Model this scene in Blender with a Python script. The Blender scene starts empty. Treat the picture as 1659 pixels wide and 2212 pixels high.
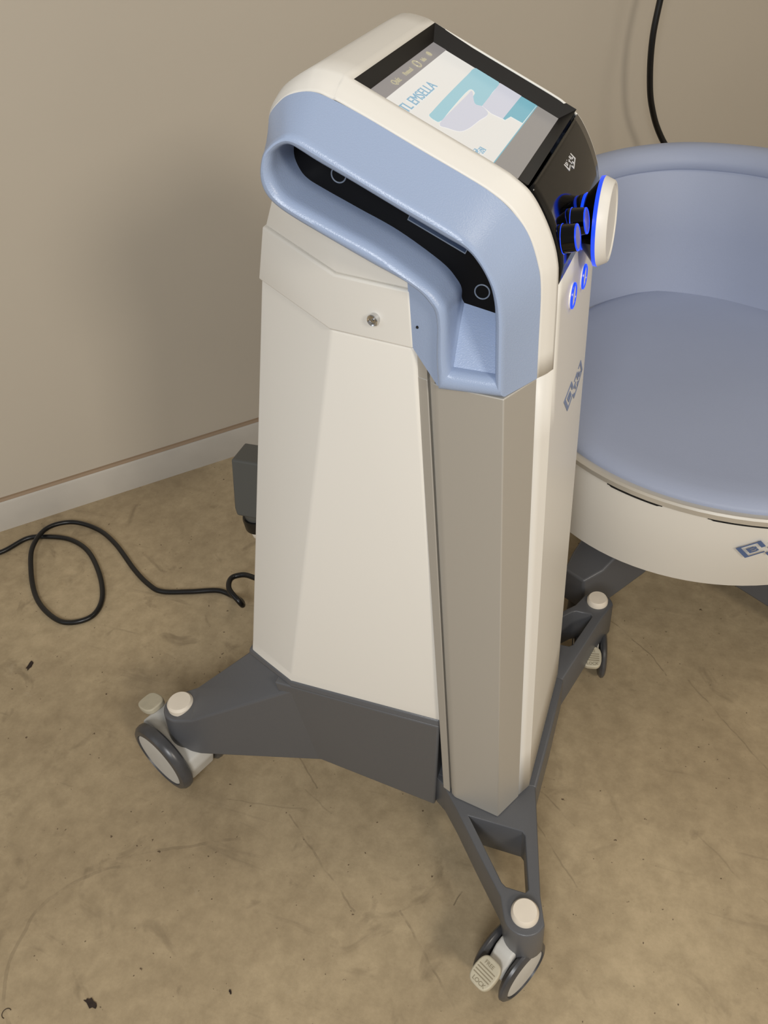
import bpy, bmesh, math, random
from mathutils import Vector, Matrix

random.seed(7)
sc = bpy.context.scene
COL = sc.collection
R = math.radians

# ------------------------------------------------------------------ camera
FPX = 1775.08
AX = [(0.93516392, 0.34476265, -0.08128442),
      (0.16476095, -0.626519, -0.76179247),
      (-0.31356383, 0.69900834, -0.64270138)]      # image right, image down, view direction in world space
CAM = Vector((0.0, -0.703, 1.13))
cd = bpy.data.cameras.new('camera')
cam = bpy.data.objects.new('camera', cd)
COL.objects.link(cam)
xa, ya, za = Vector(AX[0]).normalized(), -Vector(AX[1]).normalized(), -Vector(AX[2]).normalized()
M = Matrix((xa, ya, za)).transposed().to_4x4()
M.translation = CAM
cam.matrix_world = M
cd.sensor_fit = 'HORIZONTAL'
cd.sensor_width = 36.0
cd.lens = 36.0 * FPX / 1659.0
cd.clip_start = 0.02
sc.camera = cam

# ------------------------------------------------------------------ world, lamps, exposure
sc.view_settings.view_transform = 'Standard'
sc.view_settings.look = 'None'
sc.view_settings.gamma = 1.0
sc.view_settings.use_curve_mapping = False
sc.view_settings.exposure = 0.0
w = bpy.data.worlds.new('world')
sc.world = w
w.use_nodes = True
w.node_tree.nodes['Background'].inputs[0].default_value = (1.0, 0.95, 0.88, 1)
w.node_tree.nodes['Background'].inputs[1].default_value = 0.24


def area(name, loc, target, sx, sy, power, col):
    l = bpy.data.lights.new(name, 'AREA')
    l.shape = 'RECTANGLE'
    l.size, l.size_y = sx, sy
    l.energy = power
    l.color = col
    o = bpy.data.objects.new(name, l)
    COL.objects.link(o)
    o.location = loc
    o.rotation_euler = (Vector(target) - Vector(loc)).to_track_quat('-Z', 'Y').to_euler()
    return o


area('ceiling_light_main', (1.6, -1.7, 1.95), (-0.5, 0.1, 0.5), 0.45, 0.45, 26, (1.0, 0.91, 0.78))
area('ceiling_light_front', (0.1, -2.1, 1.85), (-0.2, -0.5, 0.1), 0.55, 0.55, 28, (0.97, 0.985, 1.0))
area('ceiling_light_right', (1.1, 0.3, 2.3), (0.0, 0.4, 0.4), 0.5, 0.5, 6, (1.0, 0.92, 0.80))
area('cool_fill_left', (-1.9, -1.5, 1.5), (-0.9, 0.4, 0.1), 1.0, 1.0, 3.5, (0.85, 0.92, 1.0))  # weak cool fill, added to light the low left side


# ------------------------------------------------------------------ materials
def lin(c):
    return tuple(((v / 255) / 12.92 if v <= 10 else ((v / 255 + 0.055) / 1.055) ** 2.4) for v in c)


def mat(name, rgb, rough=0.5, metal=0.0, bump=0.0, bscale=400.0, coat=0.0, var=0.0, vscale=6.0, spec=0.5):
    m = bpy.data.materials.new(name)
    m.use_nodes = True
    nt = m.node_tree
    b = nt.nodes['Principled BSDF']
    b.inputs['Roughness'].default_value = rough
    b.inputs['Metallic'].default_value = metal
    b.inputs['Coat Weight'].default_value = coat
    b.inputs['Specular IOR Level'].default_value = spec
    c = lin(rgb)
    tc = nt.nodes.new('ShaderNodeTexCoord')
    n = nt.nodes.new('ShaderNodeTexNoise')
    n.inputs['Scale'].default_value = vscale
    n.inputs['Detail'].default_value = 4
    nt.links.new(tc.outputs['Object'], n.inputs['Vector'])
    r = nt.nodes.new('ShaderNodeValToRGB')
    k = var
    r.color_ramp.elements[0].position = 0.3
    r.color_ramp.elements[1].position = 0.7
    r.color_ramp.elements[0].color = (c[0] * (1 - k), c[1] * (1 - k), c[2] * (1 - k), 1)
    r.color_ramp.elements[1].color = (c[0] * (1 + k), c[1] * (1 + k), c[2] * (1 + k), 1)
    nt.links.new(n.outputs['Fac'], r.inputs[0])
    nt.links.new(r.outputs[0], b.inputs['Base Color'])
    if bump:
        n2 = nt.nodes.new('ShaderNodeTexNoise')
        n2.inputs['Scale'].default_value = bscale
        nt.links.new(tc.outputs['Object'], n2.inputs['Vector'])
        bp = nt.nodes.new('ShaderNodeBump')
        bp.inputs['Strength'].default_value = bump
        bp.inputs['Distance'].default_value = 0.0005
        nt.links.new(n2.outputs['Fac'], bp.inputs['Height'])
        nt.links.new(bp.outputs[0], b.inputs['Normal'])
    return m


def emis(name, rgb, strength, base=(0.02, 0.02, 0.02)):
    m = bpy.data.materials.new(name)
    m.use_nodes = True
    b = m.node_tree.nodes['Principled BSDF']
    b.inputs['Base Color'].default_value = (*base, 1)
    b.inputs['Roughness'].default_value = 0.25
    b.inputs['Emission Color'].default_value = (*lin(rgb), 1)
    b.inputs['Emission Strength'].default_value = strength
    return m


M_WHITE = mat('white_plastic', (228, 225, 218), 0.42, bump=0.06, bscale=900)
M_BLUE = mat('blue_plastic', (158, 175, 205), 0.30, bump=0.35, bscale=900)
M_VINYL = mat('blue_vinyl', (156, 165, 188), 0.55, bump=0.25, bscale=500, var=0.02)
M_ALU = mat('brushed_aluminium', (186, 182, 174), 0.45, metal=0.35, bump=0.05, bscale=1500)
M_GREY = mat('dark_grey_paint', (90, 91, 94), 0.36, bump=0.25, bscale=900)
M_BLACK = mat('black_gloss', (4, 4, 4), 0.08, spec=0.4)
M_BEZEL = mat('black_matte', (26, 23, 20), 0.5, spec=0.3)
M_PANEL = mat('black_touch_panel', (5, 5, 7), 0.5, spec=0.2)
M_RING = mat('grey_print', (125, 135, 150), 0.5)
M_TIRE = mat('grey_tyre_rubber', (66, 66, 68), 0.32, var=0.25, vscale=30)
M_CAST = mat('caster_grey_plastic', (196, 194, 188), 0.5, var=0.04, vscale=30)
M_CAP = mat('caster_cap_white', (228, 218, 202), 0.5, var=0.03, vscale=40)
M_PEDAL = mat('pedal_beige_plastic', (186, 178, 156), 0.6, var=0.08, vscale=60)
M_EMBOSS = mat('pedal_emboss', (140, 130, 108), 0.7)
M_CHROME = mat('chrome', (210, 210, 210), 0.15, metal=1.0)
M_CABLE = mat('black_cable', (16, 15, 15), 0.32)
M_DARKHOLE = mat('dark_slot', (8, 8, 8), 0.8)
M_LOGO = mat('blue_print', (128, 142, 176), 0.5)
M_LOGO2 = mat('deep_blue_print', (84, 106, 150), 0.5)
M_LOGOW = mat('white_print', (225, 225, 225), 0.5)
M_RIM = mat('silver_rim', (205, 200, 190), 0.35, metal=0.5)
M_BOX = mat('connector_grey', (84, 84, 80), 0.5)
M_CHIP = mat('dark_scrap', (46, 34, 26), 0.8, var=0.4, vscale=120)
M_LED = emis('blue_led', (0, 70, 255), 1.15)
M_LEDC = mat('led_centre', (105, 100, 170), 0.3)
M_SCREEN = emis('screen_white', (250, 246, 238), 0.80)
M_SBAR = emis('screen_grey_bar', (168, 162, 160), 0.66)
M_SBAR2 = emis('screen_lower_bar', (180, 174, 168), 0.62)
M_STEAL = emis('screen_teal', (168, 212, 222), 0.85)
M_STEALD = emis('screen_teal_dark', (130, 190, 205), 0.85)
M_SPALE = emis('screen_pale', (226, 226, 236), 0.80)
M_STEXT = emis('screen_text', (150, 190, 212), 0.85)
M_SICON = emis('screen_icon', (215, 205, 170), 0.7)


# ------------------------------------------------------------------ object helpers
def finish(o, parent=None, smooth=35, bevel=0.0, seg=2, label=None):
    me = o.data
    for p in me.polygons:
        p.use_smooth = True
    if bevel:
        b = o.modifiers.new('bevel', 'BEVEL')
        b.width = bevel
        b.segments = seg
        b.limit_method = 'ANGLE'
        b.angle_limit = R(28)
        b.harden_normals = False
    me.set_sharp_from_angle(angle=R(smooth if not bevel else 60))
    if parent is not None:
        o.parent = parent
    if label:
        o['label'] = label
    return o


def mobj(name, verts, faces, m, parent=None, smooth=35, bevel=0.0, seg=2, label=None, fixn=True):
    me = bpy.data.meshes.new(name)
    me.from_pydata([tuple(v) for v in verts], [], faces)
    if fixn:
        bm = bmesh.new()
        bm.from_mesh(me)
        bmesh.ops.remove_doubles(bm, verts=bm.verts, dist=1e-6)
        bmesh.ops.recalc_face_normals(bm, faces=bm.faces)
        bm.to_mesh(me)
        bm.free()
    me.materials.append(m)
    o = bpy.data.objects.new(name, me)
    COL.objects.link(o)
    return finish(o, parent, smooth, bevel, seg, label)


def bobj(name, bm, m, parent=None, smooth=35, bevel=0.0, seg=2, label=None):
    me = bpy.data.meshes.new(name)
    bmesh.ops.recalc_face_normals(bm, faces=bm.faces)
    bm.to_mesh(me)
    bm.free()
    me.materials.append(m)
    o = bpy.data.objects.new(name, me)
    COL.objects.link(o)
    return finish(o, parent, smooth, bevel, seg, label)


def empty(name, loc, label, cat, group=None):
    o = bpy.data.objects.new(name, None)
    COL.objects.link(o)
    o.location = loc
    o['label'] = label
    o['category'] = cat
    if group:
        o['group'] = group
    return o


def prism(pts, z0, z1):
    """closed prism: pts = list of xy, z0/z1 scalars or per-vertex lists"""
    n = len(pts)
    a = z0 if isinstance(z0, (list, tuple)) else [z0] * n
    b = z1 if isinstance(z1, (list, tuple)) else [z1] * n
    v = [(pts[i][0], pts[i][1], a[i]) for i in range(n)] + [(pts[i][0], pts[i][1], b[i]) for i in range(n)]
    f = [tuple(range(n))[::-1], tuple(range(n, 2 * n))]
    f += [(i, (i + 1) % n, n + (i + 1) % n, n + i) for i in range(n)]
    return v, f


def loft(sections, cap0=True, cap1=True, closed=True):
    n = len(sections[0])
    v = [tuple(p) for s in sections for p in s]
    f = []
    for k in range(len(sections) - 1):
        for i in range(n if closed else n - 1):
            j = (i + 1) % n
            f.append((k * n + i, k * n + j, (k + 1) * n + j, (k + 1) * n + i))
    if cap0:
        f.append(tuple(range(n))[::-1])
    if cap1:
        f.append(tuple(range((len(sections) - 1) * n, len(sections) * n)))
    return v, f


def frame(origin, zdir, xdir=None):
    z = Vector(zdir).normalized()
    x = Vector(xdir) if xdir is not None else Vector((0, 0, 1)).cross(z)
    if x.length < 1e-5:
        x = Vector((1, 0, 0))
    x = (x - z * x.dot(z)).normalized()
    y = z.cross(x)
    m = Matrix((x, y, z)).transposed().to_4x4()
    m.translation = Vector(origin)
    return m


def lathe(prof, mtx=Matrix(), seg=48):
    """prof = [(r, h)...]; returns verts, faces"""
    v, f = [], []
    n = len(prof)
    for i in range(seg):
        a = 2 * math.pi * i / seg
        for r, h in prof:
            v.append(mtx @ Vector((r * math.cos(a), r * math.sin(a), h)))
    for i in range(seg):
        j = (i + 1) % seg
        for k in range(n - 1):
            f.append((i * n + k, j * n + k, j * n + k + 1, i * n + k + 1))
    if prof[0][0] > 1e-6:
        f.append(tuple(i * n for i in range(seg))[::-1])
    if prof[-1][0] > 1e-6:
        f.append(tuple(i * n + n - 1 for i in range(seg)))
    return v, f


def lathe_obj(name, prof, mtx, m, parent=None, seg=48, smooth=35, label=None):
    v, f = lathe(prof, mtx, seg)
    return mobj(name, v, f, m, parent, smooth, label=label)


def torus(mtx, rr, r, seg=48, ring=10):
    v, f = [], []
    for i in range(seg):
        a = 2 * math.pi * i / seg
        for j in range(ring):
            b = 2 * math.pi * j / ring
            q = rr + r * math.cos(b)
            v.append(mtx @ Vector((q * math.cos(a), q * math.sin(a), r * math.sin(b))))
    for i in range(seg):
        for j in range(ring):
            f.append((i * ring + j, ((i + 1) % seg) * ring + j, ((i + 1) % seg) * ring + (j + 1) % ring, i * ring + (j + 1) % ring))
    return v, f


def catmull(P, n=8, closed=False):
    P = [Vector(p) for p in P]
    out = []
    N = len(P)
    rng = range(N if closed else N - 1)
    for i in rng:
        if closed:
            a, b, c, d = P[(i - 1) % N], P[i], P[(i + 1) % N], P[(i + 2) % N]
        else:
            b, c = P[i], P[i + 1]
            a = P[i - 1] if i > 0 else b * 2 - c
            d = P[i + 2] if i + 2 < N else c * 2 - b
        for k in range(n):
            t = k / n
            # centripetal-like damping: plain Catmull-Rom
            out.append(0.5 * ((2 * b) + (c - a) * t + (2 * a - 5 * b + 4 * c - d) * t * t + (3 * b - a - 3 * c + d) * t ** 3))
    if not closed:
        out.append(P[-1])
    return out


def tube(name, pts, r, m, parent=None, n=10, ring=14, closed=False, label=None, spline=True):
    P = catmull(pts, n) if spline else [Vector(p) for p in pts]
    v, f = [], []
    N = len(P)
    t0 = (P[1] - P[0]).normalized()
    up = Vector((0, 0, 1)) if abs(t0.z) < 0.9 else Vector((1, 0, 0))
    x = (up - t0 * up.dot(t0)).normalized()
    for i in range(N):
        t = (P[min(i + 1, N - 1)] - P[max(i - 1, 0)]).normalized()
        x = (x - t * x.dot(t)).normalized()
        y = t.cross(x)
        for j in range(ring):
            a = 2 * math.pi * j / ring
            v.append(P[i] + (x * math.cos(a) + y * math.sin(a)) * r)
    for i in range(N - 1):
        for j in range(ring):
            f.append((i * ring + j, i * ring + (j + 1) % ring, (i + 1) * ring + (j + 1) % ring, (i + 1) * ring + j))
    f.append(tuple(range(ring))[::-1])
    f.append(tuple(range((N - 1) * ring, N * ring)))
    return mobj(name, v, f, m, parent, 60, label=label)


def flat_fill(outer, holes, depth, mtx, name, m, parent, bevel=0.0, label=None):
    """2D shape with holes (xy) extruded by +-depth/2 around z=0 and placed with mtx"""
    cu = bpy.data.curves.new('tmp', 'CURVE')
    cu.dimensions = '2D'
    cu.fill_mode = 'BOTH'
    cu.extrude = depth / 2 - bevel
    cu.bevel_depth = bevel
    cu.bevel_resolution = 2
    cu.offset = -bevel
    for loop in [outer] + holes:
        s = cu.splines.new('POLY')
        s.points.add(len(loop) - 1)
        for i, p in enumerate(loop):
            s.points[i].co = (p[0], p[1], 0, 1)
        s.use_cyclic_u = True
    t = bpy.data.objects.new('tmp', cu)
    COL.objects.link(t)
    dg = bpy.context.evaluated_depsgraph_get()
    me = bpy.data.meshes.new_from_object(t.evaluated_get(dg))
    bpy.data.objects.remove(t)
    bpy.data.curves.remove(cu)
    me.name = name
    me.transform(mtx)
    me.materials.clear()
    me.materials.append(m)
    o = bpy.data.objects.new(name, me)
    COL.objects.link(o)
    bm = bmesh.new()
    bm.from_mesh(me)
    bmesh.ops.remove_doubles(bm, verts=bm.verts, dist=1e-5)
    bmesh.ops.recalc_face_normals(bm, faces=bm.faces)
    bm.to_mesh(me)
    bm.free()
    return finish(o, parent, 40, label=label)


def text_obj(name, body, size, mtx, m, parent, thick=0.0003, sx=1.0, label=None):
    cu = bpy.data.curves.new('tmp', 'FONT')
    cu.body = body
    cu.size = size
    cu.extrude = thick
    cu.align_x = 'LEFT'
    t = bpy.data.objects.new('tmp', cu)
    COL.objects.link(t)
    dg = bpy.context.evaluated_depsgraph_get()
    me = bpy.data.meshes.new_from_object(t.evaluated_get(dg))
    bpy.data.objects.remove(t)
    bpy.data.curves.remove(cu)
    me.name = name
    me.transform(mtx @ Matrix.Diagonal((sx, 1, 1, 1)))
    me.materials.clear()
    me.materials.append(m)
    o = bpy.data.objects.new(name, me)
    COL.objects.link(o)
    o.parent = parent
    if label:
        o['label'] = label
    return o


def slabs(name, polys, mapf, m, parent, label=None):
    """flat printed shapes: each poly = list of (a, b) mapped by mapf(a, b, h) -> point, a hair thick"""
    v, f = [], []
    for P in polys:
        n = len(P)
        k = len(v)
        v += [mapf(a, b, 0.0) for a, b in P] + [mapf(a, b, 0.0004) for a, b in P]
        f.append(tuple(range(k, k + n))[::-1])
        f.append(tuple(range(k + n, k + 2 * n)))
        f += [(k + i, k + (i + 1) % n, k + n + (i + 1) % n, k + n + i) for i in range(n)]
    return mobj(name, v, f, m, parent, 20, label=label)


def struct(o):
    o['kind'] = 'structure'
    return o


# ------------------------------------------------------------------ setting: floor, wall, skirting
ZF = -0.02                    # floor level
KF = (1.13 - ZF) / 1.13


def fl(x, y):                 # a point read on the reference level z = 0 carried down to the floor
    return (x * KF, (y + 0.703) * KF - 0.703)


def floor_material():
    m = bpy.data.materials.new('worn_concrete')
    m.use_nodes = True
    nt = m.node_tree
    N, L = nt.nodes, nt.links
    b = N['Principled BSDF']
    b.inputs['Roughness'].default_value = 0.62
    tc = N.new('ShaderNodeTexCoord')

    def noise(scale, detail=5, rough=0.55, dist=0.0, stretch=None, rot=0.0):
        n = N.new('ShaderNodeTexNoise')
        n.inputs['Scale'].default_value = scale
        n.inputs['Detail'].default_value = detail
        n.inputs['Roughness'].default_value = rough
        n.inputs['Distortion'].default_value = dist
        mp = N.new('ShaderNodeMapping')
        mp.inputs['Rotation'].default_value = (0, 0, rot)
        mp.inputs['Scale'].default_value = stretch or (1, 1, 1)
        L.new(tc.outputs['Object'], mp.inputs[0])
        L.new(mp.outputs[0], n.inputs['Vector'])
        return n.outputs['Fac']

    def ramp(fac, p0, p1, c0, c1):
        r = N.new('ShaderNodeValToRGB')
        r.color_ramp.elements[0].position = p0
        r.color_ramp.elements[1].position = p1
        r.color_ramp.elements[0].color = (*c0, 1)
        r.color_ramp.elements[1].color = (*c1, 1)
        L.new(fac, r.inputs[0])
        return r.outputs[0]

    def mix(fac, a, bb, mode='MIX'):
        x = N.new('ShaderNodeMixRGB')
        x.blend_type = mode
        if isinstance(fac, float):
            x.inputs[0].default_value = fac
        else:
            L.new(fac, x.inputs[0])
        for s, val in ((1, a), (2, bb)):
            if isinstance(val, tuple):
                x.inputs[s].default_value = (*val, 1)
            else:
                L.new(val, x.inputs[s])
        return x.outputs[0]

    def math_(op, a, bb=None):
        x = N.new('ShaderNodeMath')
        x.operation = op
        for s, val in ((0, a), (1, bb)):
            if val is None:
                continue
            if isinstance(val, (int, float)):
                x.inputs[s].default_value = val
            else:
                L.new(val, x.inputs[s])
        return x.outputs[0]

    base = ramp(noise(2.2, 6, 0.6, 0.4), 0.30, 0.72, lin((156, 138, 109)), lin((194, 175, 142)))
    fine = ramp(noise(38, 6, 0.7), 0.35, 0.68, (0.82, 0.81, 0.79), (1.06, 1.06, 1.06))
    c = mix(1.0, base, fine, 'MULTIPLY')
    blot = ramp(noise(11, 4, 0.6, 1.2), 0.60, 0.74, (0, 0, 0), (0.55, 0.55, 0.55))
    c = mix(blot, c, lin((112, 97, 74)))
    scuff = ramp(noise(5, 5, 0.6, 0.3, (1.0, 9.0, 1.0), R(35)), 0.63, 0.74, (0, 0, 0), (0.35, 0.35, 0.35))
    c = mix(scuff, c, lin((108, 94, 74)))
    speck = ramp(noise(120, 2, 0.5), 0.735, 0.77, (0, 0, 0), (0.8, 0.8, 0.8))
    c = mix(speck, c, lin((72, 52, 34)))
    pale = ramp(noise(16, 4, 0.6, 0.8), 0.68, 0.80, (0, 0, 0), (0.4, 0.4, 0.4))
    c = mix(pale, c, lin((186, 172, 148)))
    # hairline cracks and scratches running over the slab: segments (x0, y0, x1, y1, half width, strength)
    sep = N.new('ShaderNodeSeparateXYZ')
    wob = N.new('ShaderNodeTexNoise')
    wob.inputs['Scale'].default_value = 22
    L.new(tc.outputs['Object'], wob.inputs['Vector'])
    vm = N.new('ShaderNodeVectorMath')
    vm.operation = 'SUBTRACT'
    L.new(wob.outputs['Color'], vm.inputs[0])
    vm.inputs[1].default_value = (0.5, 0.5, 0.5)
    vs = N.new('ShaderNodeVectorMath')
    vs.operation = 'SCALE'
    L.new(vm.outputs[0], vs.inputs[0])
    vs.inputs['Scale'].default_value = 0.012
    va = N.new('ShaderNodeVectorMath')
    va.operation = 'ADD'
    L.new(tc.outputs['Object'], va.inputs[0])
    L.new(vs.outputs[0], va.inputs[1])
    L.new(va.outputs[0], sep.inputs[0])
    X, Y = sep.outputs[0], sep.outputs[1]
    segs = [(-.481, -.072, -.422, -.119, .0012, .5), (-.447, -.173, -.300, -.275, .0012, .45), (-.44, -.127, -.384, -.151, .001, .3),
            (-.24, -.255, -.136, -.346, .0014, .55), (-.109, -.018, -.039, -.062, .0010, .5), (-.097, -.073, -.020, -.150, .0010, .4),
            (-.167, -.203, -.174, -.224, .0010, .8), (-.051, .349, .028, .286, .0011, .6), (.028, .286, .056, .249, .0011, .6),
            (.09, .25, .30, .02, .0012, .45), (.12, -.02, .30, -.16, .0012, .3), (-.55, -.18, -.43, -.16, .0012, .3),
            (-.62, -.29, -.50, -.23, .0022, .35), (-.66, -.315, -.62, -.29, .0022, .3)]
    tot = None
    brk = ramp(noise(30, 3), 0.40, 0.52, (0, 0, 0), (1, 1, 1))
    for x0, y0, x1, y1, hw, st in segs:
        (x0, y0), (x1, y1) = fl(x0, y0), fl(x1, y1)
        dx, dy = x1 - x0, y1 - y0
        ln = math.hypot(dx, dy)
        dx, dy = dx / ln, dy / ln
        rx, ry = math_('SUBTRACT', X, x0), math_('SUBTRACT', Y, y0)
        al = math_('ADD', math_('MULTIPLY', rx, dx), math_('MULTIPLY', ry, dy))
        ac = math_('ABSOLUTE', math_('ADD', math_('MULTIPLY', rx, -dy), math_('MULTIPLY', ry, dx)))
        k = math_('MULTIPLY', math_('LESS_THAN', ac, hw), math_('MULTIPLY', math_('GREATER_THAN', al, 0.0), math_('LESS_THAN', al, ln)))
        k = math_('MULTIPLY', k, st)
        tot = k if tot is None else math_('MAXIMUM', tot, k)
    # a curved tyre mark at lower left
    cx, cy = fl(-.60, -.44)
    rx, ry = math_('SUBTRACT', X, cx), math_('SUBTRACT', Y, cy)
    d = math_('SQRT', math_('ADD', math_('MULTIPLY', rx, rx), math_('MULTIPLY', ry, ry)))
    k = math_('MULTIPLY', math_('LESS_THAN', math_('ABSOLUTE', math_('SUBTRACT', d, 0.128)), 0.0025), math_('LESS_THAN', X, cx - 0.03))
    tot = math_('MAXIMUM', tot, math_('MULTIPLY', k, 0.35))
    bw = N.new('ShaderNodeRGBToBW')
    L.new(brk, bw.inputs[0])
    tot = math_('MULTIPLY', tot, math_('ADD', math_('MULTIPLY', bw.outputs[0], 0.5), 0.1))
    c = mix(tot, c, lin((66, 54, 38)))
    L.new(c, b.inputs['Base Color'])
    bp = N.new('ShaderNodeBump')
    bp.inputs['Strength'].default_value = 0.25
    bp.inputs['Distance'].default_value = 0.002
    L.new(noise(60, 6, 0.7), bp.inputs['Height'])
    L.new(bp.outputs[0], b.inputs['Normal'])
    return m


def wall_material():
    m = mat('painted_plaster', (196, 187, 172), 0.33, bump=0.15, bscale=60, var=0.02, vscale=2.0)
    return m


M_FLOOR = floor_material()
M_WALL = wall_material()
M_SKIRT = mat('skirting_paint', (190, 184, 174), 0.35, var=0.06, vscale=9)
M_CEIL = mat('caulk', (150, 128, 104), 0.7)

WOFF = 1.656                  # wall plane: y - x = WOFF
u = Vector((1, 1, 0)).normalized()       # along the wall
nrm = Vector((1, -1, 0)).normalized()    # out of the wall, into the room
w0 = Vector((-WOFF / 2, WOFF / 2, 0))


def wp(s, d, z):
    p = w0 + u * s + nrm * d
    return (p.x, p.y, z)


v, f = prism([(-4, -4), (4.5, -4), (4.5, 5), (-4, 5)], ZF - 0.1, ZF)
struct(mobj('floor', v, f, M_FLOOR, smooth=20))
v, f = prism([wp(-3.5, 0, 0)[:2], wp(3.5, 0, 0)[:2], wp(3.5, -0.12, 0)[:2], wp(-3.5, -0.12, 0)[:2]], ZF, 2.7)
struct(mobj('wall_back', v, f, M_WALL, smooth=20))
cs = None
d_ = Vector(AX[0]) * (1685 - 829.5) + Vector(AX[1]) * (310 - 1106) + Vector(AX[2]) * FPX
k_ = (WOFF - (CAM.y - CAM.x)) / (d_.y - d_.x)
cs = (CAM + d_ * k_ - w0).dot(u)              # where the two walls meet, just past the right edge of the view
v, f = prism([wp(cs, 0, 0)[:2], wp(cs, 3.2, 0)[:2], wp(cs + .12, 3.2, 0)[:2], wp(cs + .12, 0, 0)[:2]], ZF, 2.7)
struct(mobj('added_wall_right', v, f, M_WALL, smooth=20))  # unseen wall, added to block light from the right
# skirting: profile with a bevelled top
prof = [(0.0, ZF), (0.012, ZF), (0.012, ZF + 0.066), (0.009, ZF + 0.072), (0.0, ZF + 0.074)]
secs = [[wp(s, d, z) for d, z in prof] for s in (-3.5, 3.5)]
v, f = loft(secs)
bb = struct(mobj('baseboard_back', v, f, M_SKIRT, smooth=30))
prof = [(0.0, ZF + 0.073), (0.010, ZF + 0.073), (0.006, ZF + 0.0775), (0.0, ZF + 0.078)]
v, f = loft([[wp(s, d, z) for d, z in prof] for s in (-3.5, 3.5)])
struct(mobj('trim_1', v, f, M_CEIL, smooth=30))

# ------------------------------------------------------------------ the console
console = empty('therapy_console', (-0.3, 0, ZF),
                'white and blue wheeled medical console with a lit touchscreen and a big round knob', 'medical console')
bpy.context.view_layer.update()
KINV = Matrix.Translation((0.3, 0, -ZF))


def under_console(o):
    o.parent = console
    o.matrix_parent_inverse = KINV
    return o


def C(fn, *a, **k):           # build a top-level part of the console
    k['parent'] = None
    return under_console(fn(*a, **k))


def outward(o, c):
    """make an open sheet's normals point away from the inner point c"""
    c = Vector(c)
    if sum((p.center - c).dot(p.normal) * p.area for p in o.data.polygons) < 0:
        o.data.flip_normals()


P0 = [(-.336, .928), (-.336, .935), (-.334, .955), (-.328, .970), (-.318, .982), (-.305, .990), (-.292, .9955), (-.285, .996), (-.278, .995),
      (-.267, .992), (-.259, .988), (-.205, .9592), (-.152, .9310), (-.139, .923), (-.128, .914), (-.119, .901), (-.110, .882), (-.1045, .863), (-.103, .842),
      (-.103, .767)]
P1 = [(-.326, .928), (-.326, .935), (-.325, .955), (-.323, .967), (-.314, .976), (-.303, .982), (-.292, .9838), (-.286, .984), (-.279, .983),
      (-.270, .979), (-.262, .976), (-.207, .947), (-.165, .925), (-.153, .918), (-.143, .911), (-.134, .902), (-.123, .885), (-.116, .866), (-.113, .845),
      (-.113, .767)]
ND = 4
Q0 = catmull([(a, b, 0) for a, b in P0], ND)
Q1 = catmull([(a, b, 0) for a, b in P1], ND)
IO, IF, IB = 10 * ND, 14 * ND, 18 * ND     # opening back, opening front, bottom of the black panel


def bulge(y, z):
    k = max(0.0, 1 - (y / .0975) ** 2)
    t = min(1.0, max(0.0, (0.93 - z) / 0.06))
    s = min(1.0, max(0.0, (z - 0.13) / 0.2))
    return 0.0025 * k * t * s


YS = [-.115, -.1128, -.109, -.1045, -.100, -.0975, -.07, -.035, 0, .035, .07, .0975, .100, .1045, .109, .1128, .115]


def hood_point(i, y):
    ay = abs(y)
    if ay <= .0975:
        return (Q0[i].x + bulge(y, Q0[i].y), y, Q0[i].y)
    t = (ay - .0975) / (.115 - .0975)
    e = 0.0010 * math.sin(math.pi * t) ** 2
    d = (Q0[i] - Q1[i])
    p = Q0[i].lerp(Q1[i], t) + d.normalized() * e
    return (p.x, y, p.y)


NR = len(Q0)
v = [hood_point(i, y) for i in range(NR) for y in YS]
ny = len(YS)
f = []
for i in range(NR - 1):
    for j in range(ny - 1):
        mid = abs((YS[j] + YS[j + 1]) / 2)
        if mid < .0975 and i >= IO:
            continue
        f.append((i * ny + j, i * ny + j + 1, (i + 1) * ny + j + 1, (i + 1) * ny + j))
hood = C(mobj, 'hood', v, f, M_WHITE, smooth=40)
outward(hood, (-.25, 0, .85))
sol = hood.modifiers.new('thick', 'SOLIDIFY')
sol.thickness = 0.0018
sol.offset = -1

# black curved control panel
ys2 = [-.0968 + .0968 * 2 * k / 12 for k in range(13)]
v, f = [], []
for i in range(IF, IB + 1):
    for y in ys2:
        p = Vector((Q0[i].x + bulge(y, Q0[i].y), y, Q0[i].y))
        v.append(p)
n2 = len(ys2)
rows = IB - IF + 1
for i in range(rows - 1):
    for j in range(n2 - 1):
        f.append((i * n2 + j, i * n2 + j + 1, (i + 1) * n2 + j + 1, (i + 1) * n2 + j))
panel = C(mobj, 'control_panel', v, f, M_BLACK, smooth=60)
outward(panel, (-.3, 0, .8))
s2 = panel.modifiers.new('thick', 'SOLIDIFY')
s2.thickness = 0.003
s2.offset = 1 if False else -1

# screen recess
T = Vector((.87905587, 0, -.47671876))
Nn = Vector((.47671876, 0, .87905587))
O0 = Vector((-.259, 0, .988))
DS = 0.0115
OS = O0 - Nn * DS


def sp(uu, vv, h=0.0):        # screen coordinates: uu along y, vv down the slope
    return OS + Vector((0, uu, 0)) + T * vv + Nn * h


def op(uu, vv):
    return O0 + Vector((0, uu, 0)) + T * vv


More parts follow.
